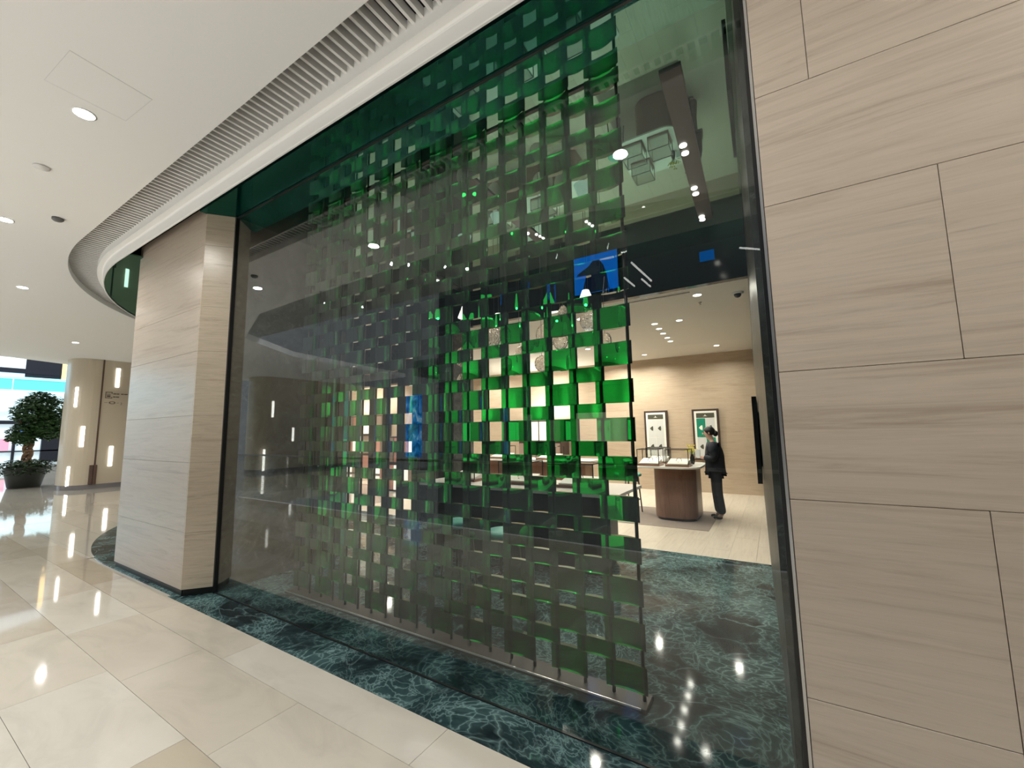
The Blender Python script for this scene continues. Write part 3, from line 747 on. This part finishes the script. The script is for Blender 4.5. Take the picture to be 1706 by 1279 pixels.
# ------------------------------------------------------------------ pendant cluster over the display table
ch = thing(empty('chandelier', (-2.8, 5.0, 4.05)), 'cluster of rippled clear glass discs and white cone shades hanging over the black table', 'chandelier')
discs = [(-1.93, 3.02, .13), (-2.59, 2.92, .15), (-3.33, 2.95, .14), (-1.75, 2.70, .12), (-2.35, 2.78, .10), (-3.9, 2.72, .14), (-3.05, 2.7, .11), (-4.0, 2.35, .12), (-2.6, 2.5, .10), (-3.6, 3.05, .10), (-2.25, 3.12, .10)]
for i, (x, z, r) in enumerate(discs):
    y = 5.0 + .12*math.sin(i*2.3)
    bm = bmesh.new(); bmesh.ops.create_uvsphere(bm, u_segments=20, v_segments=10, radius=1, matrix=Matrix.Translation((x, y, z)) @ Matrix.Rotation(.5*math.sin(i*1.7), 4, 'Z') @ Matrix.Diagonal((r, .022, r*1.15, 1)))
    d = part_of(link('glass_disc', tomesh(bm, 'glass_disc', True), M['clear']), ch)
    c = tube('cord', (x, y, z + r*1.1), (x, y, 4.05), .003, M['rod'], None, seg=5); part_of(c, ch)
for i, (x, y, z) in enumerate(((-1.96, 5.0, 3.35), (-2.95, 4.9, 3.45), (-4.0, 5.05, 3.5), (-3.4, 5.1, 3.3))):
    sh = part_of(lathe('cone_shade', [(.11, z-.12), (.045, z+.06), (.04, z+.06), (.10, z-.118)], mat('lit_shade_%d' % i, (.9, .88, .8), .5, emit=(1, .95, .85), estr=1.6), loc=(x, y, 0)), ch)
    part_of(tube('cord', (x, y, z+.06), (x, y, 4.05), .003, M['rod'], None, seg=5), ch)
    area('shade_bulb', (x, y, z-.14), .12, 0, 3, (1, .92, .8), shape='DISK')

# ------------------------------------------------------------------ back-left showroom furniture
def cabinet(x0, x1, y0, y1, h, label, cols, shelves=3):
    t = thing(empty('display_cabinet', ((x0+x1)/2, y0, 0)), label, 'cabinet')
    part_of(box('carcass', x0, x1, y0+.05, y1, 0, h, cols[0]), t)
    n = max(2, int((x1-x0)/.5))
    for i in range(n):
        a = x0 + (x1-x0)*i/n + .03; b = x0 + (x1-x0)*(i+1)/n - .03
        for j in range(shelves):
            c = h*j/shelves + .05; d = h*(j+1)/shelves - .04
            part_of(box('panel', a, b, y0, y0+.05, c, d, cols[1 + (i*2 + j) % (len(cols)-1)]), t)
    return t
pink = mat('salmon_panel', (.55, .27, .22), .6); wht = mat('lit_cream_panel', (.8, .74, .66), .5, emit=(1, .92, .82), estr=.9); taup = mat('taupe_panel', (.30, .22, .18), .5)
cabinet(-15.2, -12.9, 11.1, 11.6, 2.3, 'tall cabinet with cream and salmon panels at the far left of the back room', [M['darkwood'], wht, pink, taup])
cabinet(-9.6, -7.9, 8.2, 8.7, 1.5, 'mid-height cabinet with taupe and salmon doors seen left of the marble pier', [M['darkwood'], pink, taup, wht], 2)
cabinet(-6.6, -5.2, 10.9, 11.5, 1.9, 'cream paneled cabinet against the oak wall right of the marble pier', [M['darkwood'], wht, taup], 3)
counter('long_counter', 'long walnut counter with white top in the middle of the back room', -6.3, -3.3, 8.2, 9.1, .95, M['tablewood'], (.3, .15, .15, .15), .1)
vitrine(-5.9, -5.4, 8.35, 8.8, .95, 'black framed glass case at the left end of the long walnut counter')
vitrine(-4.6, -4.1, 8.35, 8.8, .95, 'black framed glass case at the right end of the long walnut counter')

# ------------------------------------------------------------------ beige column with light strips and sign
def big_column(y0, y1, label_tag, sign=True, strips=None):
    col = struct(prism('wall_column_' + label_tag, rrect(-19.7, -18.3, y0, y1, .55, 10), .14, 4.1, M['beige'], smooth=False))
    struct(prism('baseboard_column_' + label_tag, rrect(-19.7, -18.28, y0-.02, y1+.02, .55, 10), 0, .14, mat('grey_base_' + label_tag, (.22, .21, .22), .2)))
    for (y, z0, z1) in strips:
        # follow the rounded corner
        x = -18.3
        if y < y0 + .55:
            d = y0 + .55 - y; x = -18.3 - .55 + math.sqrt(max(0, .55**2 - d*d))
        b = box('light_strip', x-.005, x+.02, y-.045, y+.045, z0, z1, M['strip'])
        thing(b, 'vertical white light strip in the ' + label_tag + ' beige column, %s' % ('high up' if z1 > 3.5 else 'upper middle' if z1 > 3 else 'middle' if z1 > 1.8 else 'low' if z1 > 1 else 'at the base'), 'light strip', 'light strips in the beige columns')
    return col
big_column(3.70, 9.5, 'left', True, [(4.715, 3.24, 3.86), (3.84, 2.56, 3.18), (4.02, 1.32, 1.95), (4.71, .68, 1.31), (3.83, .13, .72)])
big_column(-12.0, -4.9, 'right', False, [(-4.98 - .2, .10, 1.0), (-5.46, 2.35, 3.05), (-6.4, 1.3, 1.9)])
bj = struct(box('trim_3', -18.31, -18.285, 4.335, 4.375, .74, 4.1, M['brown']))
bj2 = thing(empty('bollard_box', (-18.29, 4.33, .15)), 'narrow brown double box at the foot of the beige column joint', 'cable box')
for a, b in ((4.235, 4.315), (4.325, 4.405)): part_of(box('box_half', -18.33, -18.24, a, b, .14, .74, M['brown'], bev=.005), bj2)
sg = thing(empty('wayfinding_sign', (-18.29, 4.7, 2.9)), 'small dark wayfinding symbols and numbers printed on the beige column', 'sign')
def txt(s, y, z, size, parent, x=-18.296):
    c = bpy.data.curves.new('txt', 'FONT'); c.body = s; c.size = size; c.extrude = .001
    o = bpy.data.objects.new('txt', c); COL.objects.link(o)
    dg = bpy.context.evaluated_depsgraph_get(); me = bpy.data.meshes.new_from_object(o.evaluated_get(dg)); bpy.data.objects.remove(o)
    me.transform(Matrix.Translation((x, y, z)) @ Matrix.Rotation(PI/2, 4, 'Z') @ Matrix.Rotation(PI/2, 4, 'X'))
    return part_of(link('lettering', me, M['sign']), parent)
for (a, b, c, d) in ((4.45, 4.47, 2.86, 3.07), (4.45, 4.62, 3.05, 3.07), (4.45, 4.62, 2.86, 2.88), (4.60, 4.62, 3.01, 3.07), (4.60, 4.62, 2.86, 2.91), (4.49, 4.575, 2.98, 3.0), (4.49, 4.575, 2.90, 2.96)):
    part_of(box('icon_stroke', -18.299, -18.293, a, b, c, d, M['sign']), sg)
for (a, b, z) in ((4.64, 4.72, 2.995), (4.73, 4.79, 2.995), (4.83, 4.90, 2.995), (4.91, 5.00, 2.995), (4.64, 4.70, 2.895), (4.71, 4.79, 2.895)):
    part_of(box('lettering_stroke', -18.298, -18.293, a, b, z, z+.035, M['sign']), sg)
txt('2', 4.83, 2.66, .11, sg)
bm = bmesh.new(); n = 20
o_ = [(-18.293, 4.63 + .085*math.cos(2*PI*i/n), 2.72 + .045*math.sin(2*PI*i/n)) for i in range(n)]; i_ = [(-18.293, 4.63 + .05*math.cos(2*PI*i/n), 2.72 + .024*math.sin(2*PI*i/n)) for i in range(n)]
a = [bm.verts.new(p) for p in o_]; b = [bm.verts.new(p) for p in i_]
for i in range(n): bm.faces.new((a[i], a[(i+1) % n], b[(i+1) % n], b[i]))
part_of(link('oval_mark', tomesh(bm, 'oval'), M['sign']), sg)
part_of(box('dash', -18.297, -18.293, 4.44, 4.52, 2.715, 2.725, M['sign']), sg); part_of(box('dash', -18.297, -18.293, 4.74, 4.80, 2.715, 2.725, M['sign']), sg)

# ------------------------------------------------------------------ potted tree
tree = thing(empty('potted_tree', (-21.2, 3.38, 0)), 'bushy potted ficus tree in a dark planter left of the beige column', 'potted tree')
lathe('planter', [(.36, 0), (.38, .03), (.50, .62), (.52, .66), (.46, .66), (.44, .55)], M['pot'], tree, seg=28)
bm = bmesh.new()
for k in range(3):
    prev = None
    for i in range(12):
        a = i*.75 + k*2.1; z = .55 + i*.12; p = (.085*math.cos(a), .085*math.sin(a), z)
        if prev: add_tube(bm, prev, p, .055, seg=8)
        prev = p
for k in range(7):
    a = k*.9; add_tube(bm, (0, 0, 1.6), (.45*math.cos(a), .45*math.sin(a), 2.35 + .1*(k % 3)), .035, .012, 6)
link('trunk', tomesh(bm, 'trunk', True), M['bark'], tree)
def leaves(n, gen, size, name, m_, parent):
    vs_, fs = [], []
    for i in range(n):
        c, nrm = gen(); a = random.uniform(0, 2*PI)
        d = Vector((math.cos(a), math.sin(a), random.uniform(-.7, .3))).normalized(); e = d.cross(nrm).normalized() if d.cross(nrm).length > .01 else Vector((0, 0, 1))
        s = size*random.uniform(.7, 1.3); b = len(vs_)
        f = e.cross(d)*s*.12
        vs_ += [c, c + d*s*.5 + e*s*.22 + f, c + d*s, c + d*s*.5 - e*s*.22 + f]; fs.append((b, b+1, b+2, b+3))
    me = bpy.data.meshes.new(name); me.from_pydata([tuple(v) for v in vs_], [], fs)
    o = link(name, me, m_, parent); o['kind'] = 'stuff'; return o
def crown():
    cl = [((0, 0, 2.2), .62), ((.3, .2, 2.0), .5), ((-.35, -.1, 2.45), .55), ((.35, -.2, 2.55), .5), ((0, .35, 2.6), .5), ((.1, -.35, 1.75), .4), ((-.3, .3, 1.95), .45), ((0, 0, 2.85), .4)]
    c, r = random.choice(cl); u = Vector((random.gauss(0, 1), random.gauss(0, 1), random.gauss(0, 1))).normalized()
    return Vector((.28, .12, 0)) + Vector(c) + u*r*.85*random.uniform(.55, 1.0)**.6*Vector((1, 1, .85)).length/1.65, (u + Vector((0, 0, .6))).normalized()
leaves(5200, crown, .13, 'foliage', M['leaf'], tree)
def under():
    a = random.uniform(0, 2*PI); r = random.uniform(.1, .62); z = .62 + random.uniform(-.22, .28)*(1 - abs(r-.35))
    return Vector((r*math.cos(a), r*math.sin(a), z)), Vector((math.cos(a)*.5, math.sin(a)*.5, 1)).normalized()
leaves(1300, under, .13, 'undergrowth', M['leaf2'], tree)

# ------------------------------------------------------------------ far left court: shops on two levels
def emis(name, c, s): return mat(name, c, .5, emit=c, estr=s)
def blue_art(name, s):
    M_ = emis(name, (.02, .3, .9), s); N = NT(M_); a = N.noise(N.pos((1.2, 1, .8)), 1.6, 5, .7, 1.6)
    N.l(N.ramp(a.outputs[0], [(.38, (.0, .02, .10)), (.46, (.0, .12, .5)), (.54, (.02, .35, .95)), (.66, (.55, .85, 1.0))]), N.b.inputs['Emission Color']); return M_
court = struct(box('wall_court', -46, -40.2, -14, 22, -5, 15, mat('court_wall', (.55, .60, .62), .6)))
FX = -40
def facade_panel(name, y0, y1, z0, z1, m_, d=.1): return part_of(box(name, FX-.2, FX-.2+d, y0, y1, z0, z1, m_), court) if False else link(name, (lambda b: (add_box(b, FX-.2, FX-.2+d, y0, y1, z0, z1), tomesh(b, name))[1])(bmesh.new()), m_, court)
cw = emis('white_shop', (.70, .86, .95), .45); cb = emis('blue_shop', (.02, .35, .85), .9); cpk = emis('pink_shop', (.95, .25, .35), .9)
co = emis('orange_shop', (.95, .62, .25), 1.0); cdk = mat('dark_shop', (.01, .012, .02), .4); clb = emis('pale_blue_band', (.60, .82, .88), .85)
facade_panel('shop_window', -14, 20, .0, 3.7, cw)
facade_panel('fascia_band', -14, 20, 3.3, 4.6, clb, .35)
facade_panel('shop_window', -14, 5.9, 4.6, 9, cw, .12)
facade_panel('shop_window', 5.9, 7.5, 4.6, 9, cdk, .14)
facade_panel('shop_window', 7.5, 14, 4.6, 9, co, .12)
facade_panel('shop_window', 4.6, 7.5, 5.7, 6.0, cdk, .16)
facade_panel('fascia_band', -14, 20, 2.5, 2.72, cdk, .32)
facade_panel('counter_front', 3, 5.55, .9, 1.6, cpk, .3)
facade_panel('transom', -14, 20, .78, .86, cdk, .3); facade_panel('transom', -14, 20, 2.55, 2.66, cdk, .3)
for y in (-2, 1.5, 5.7, 7.2, 9.2): facade_panel('mullion', y, y+.12, 0, 3.7, cdk, .25)
facade_panel('shop_poster', 6.9, 8.4, 0.1, 2.3, cdk, .3); facade_panel('shop_poster', 5.95, 6.25, 1.7, 2.3, emis('blue_poster', (.05, .2, .8), .8), .32)
bal = thing(empty('balcony_railing', (FX+1, 3, 5.05)), 'light blue glass balcony railing on the upper level beyond the potted tree', 'railing')
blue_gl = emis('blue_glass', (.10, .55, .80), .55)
for i in range(14):
    y = -13.8 + i*2.4
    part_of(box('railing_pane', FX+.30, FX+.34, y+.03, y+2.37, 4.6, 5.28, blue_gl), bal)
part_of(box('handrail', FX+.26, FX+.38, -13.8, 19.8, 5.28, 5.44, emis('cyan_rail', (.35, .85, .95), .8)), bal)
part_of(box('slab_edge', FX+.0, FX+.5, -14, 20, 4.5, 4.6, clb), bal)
# two shoppers by the far court
def shopper(loc, rz, label, coat, s=1.0):
    V = [(0,0,.90),(0,0,1.1),(0,0,1.38),(0,0,1.5),(0,0,1.58),(0,0,1.68),(0,.09,.85),(.06,.09,.47),(.0,.09,.06),(-.1,.09,.03),(0,-.09,.85),(-.04,-.09,.47),(.08,-.09,.08),(0,-.09,.03),(0,.19,1.36),(.03,.22,1.1),(-.06,.22,.88),(0,-.19,1.36),(-.03,-.22,1.1),(-.12,-.2,.9)]
    Ed = [(0,1),(1,2),(2,3),(3,4),(4,5),(0,6),(6,7),(7,8),(8,9),(0,10),(10,11),(11,12),(12,13),(2,14),(14,15),(15,16),(2,17),(17,18),(18,19)]
    Rd = [.13,.13,.13,.05,.08,.07,.085,.06,.04,.03,.085,.06,.04,.03,.06,.05,.035,.06,.05,.035]
    b = skin('person', V, Ed, Rd, M['skin'], 1)
    skin('coat', V[:3] + [V[14], V[15], V[17], V[18]], [(0,1),(1,2),(2,3),(3,4),(2,5),(5,6)], [.17,.155,.15,.07,.06,.07,.06], coat, 1, 0, b)
    skin('trousers', [V[0], V[6], V[7], V[8], V[10], V[11], V[12]], [(0,1),(1,2),(2,3),(0,4),(4,5),(5,6)], [.15,.10,.075,.06,.10,.075,.06], M['suit'], 1, 0, b)
    ellipsoid('hair', (.01, 0, 1.68), (.095, .09, .09), M['hair'], b, 12)
    thing(b, label, 'person'); b.location = loc; b.rotation_euler = (0, 0, rz); b.scale = (s, s, s)
    return b
shopper((-30.5, 6.15, 0), .4, 'distant person in a dark coat behind the potted tree', M['suit'])
shopper((-31.5, 6.95, 0), 2.6, 'distant person in dark clothes by the white shop windows, beside the beige column edge', M['suit'])

# ------------------------------------------------------------------ atrium behind the photographer (seen in the glass)
at = struct(box('wall_opposite', -21, 8, -19.2, -19, -5, 15, mat('opposite_wall', (.05, .055, .06), .5)))
struct(box('floor_lower', -21, 8, -19, -1.3, -5.1, -5, mat('lower_floor', (.80, .78, .74), .4)))
struct(box('wall_slab_edge', -12.0, 3, -1.36, -1.3, -.45, 0.0, M['ceil']))
struct(box('floor_opposite', -14, 8, -19, -9.5, -.4, 0, mat('opposite_floor', (.25, .24, .22), .15)))
struct(box('ceiling_opposite', -14, 8, -19, -9.5, 4.2, 4.9, mat('opposite_slab', (.10, .11, .12), .5)))
struct(box('wall_east', 8, 8.2, -19, 3, -5, 15, mat('east_wall', (.06, .07, .08), .5)))
struct(box('wall_east_near', 3.0, 3.2, -1.3, 2.6, 0, 4.3, M['trav']))
struct(box('ceiling_atrium', -21, 8, -19, -.5, 15.4, 15.6, mat('atrium_roof', (.12, .12, .12), .7)))
# stepped soffit at the ceiling edge, with a bright lit lip
led = struct(box('trim_4', -1.6, 3, -.46, -.44, 4.10, 4.20, M['ceil']))
sf = struct(prism('ceiling_step', [(-12, -1.05), (-8.9, -.1), (-3.5, .08), (-1.2, -.2), (3, -1.3), (3, -1.6), (-12, -1.6)], 4.30, 4.5, mat('step_soffit', (.30, .31, .30), .7)))
sr = thing(empty('screen_wall', (-4.4, -10, 6.2)), 'blue video screen across the atrium, mirrored in the shop glass', 'display')
part_of(box('bezel', -5.95, -4.15, -9.8, -9.6, 6.45, 8.1, M['black']), sr)
part_of(box('picture', -5.88, -4.25, -9.6, -9.56, 6.52, 7.95, emis('blue_picture', (.0, .22, 1.0), 3.2)), sr)
bm = bmesh.new(); pts_ = [(-5.6, 6.52), (-4.55, 6.52), (-4.65, 7.1), (-4.75, 7.45), (-4.9, 7.66), (-5.15, 7.68), (-5.3, 7.5), (-5.75, 7.28), (-5.78, 7.2), (-5.4, 7.2), (-5.45, 7.0)]
vv = [bm.verts.new((x, -9.545, z)) for x, z in pts_]; bm.faces.new(vv); ex = bmesh.ops.extrude_face_region(bm, geom=bm.faces[:])
for v in [g for g in ex['geom'] if isinstance(g, bmesh.types.BMVert)]: v.co.y -= .01
part_of(link('dark_figure_image', tomesh(bm, 'fig'), mat('screen_dark_image', (.01, .02, .06), .5, emit=(.01, .03, .12), estr=1.0)), sr)
for nm, x0, x1, z0, z1, c, s in (('lit_shop', -14.35, -13.45, .5, 3.3, (.02, .30, .95), 2.2), ('lit_shop', -6.0, -4.2, 1.2, 2.2, (.9, .8, .65), .6), ('lit_shop', -1.62, -1.2, 6.85, 7.15, (.0, .25, 1.0), 1.6)):
    y = -9.4 if x0 < -10 else -9.6
    b = thing(box('shop_display', x0, x1, y-.1, y, z0, z1, emis('disp%d%d' % (x0*10, z0*10), c, s) if z1 != 3.3 else blue_art('blue_display_art', 2.4)), 'lit shop display across the atrium, %s, mirrored in the shop glass' % ('tall and blue' if z1 == 3.3 else 'warm and low' if z1 == 2.2 else 'small, blue, high'), 'display')
tl = 0
for x, y in ((-1.16, -.62), (-1.88, -.55), (-2.59, -.50)):
    t = thing(empty('triple_spotlight', (x, y, 4.3)), 'row of three small white spotlights mirrored in the glass, %s' % ('nearest the right wall' if x > -1.3 else 'in the middle' if x > -2 else 'farthest left'), 'ceiling light', 'triple spotlights at the atrium edge')
    for k in range(3): lathe('lamp', [(.02, -.015), (.02, 0)], M['lamp'], t, loc=(k*.012, -k*.075, 0), seg=10)
for i, (x, y, dx, dy) in enumerate(((-2.9, -6.4, .1, -1.7), (-3.4, -7.4, .05, -.9), (-3.0, -7.8, .05, -.8), (-.4, -7.0, 1.3, -1.2))):
    thing(tube('light_tube', (x, y, 6.0), (x+dx, y+dy, 6.0), .025, M['strip'], seg=6), 'thin bright light tube mirrored in the shop glass, %s' % ('longest left', 'short left', 'short right', 'slanted near the right wall')[i], 'light strip')
rail = thing(empty('balustrade', (-4.5, -1.25, 0)), 'glass balustrade with steel handrail at the atrium edge, mirrored in the shop glass', 'railing')
part_of(box('handrail', -12, 3, -1.28, -1.22, 1.08, 1.12, M['alu']), rail)
for i in range(10): part_of(box('railing_pane', -12 + 1.5*i + .01, -12 + 1.5*(i+1) - .01, -1.256, -1.244, .05, 1.08, M['vglass']), rail)
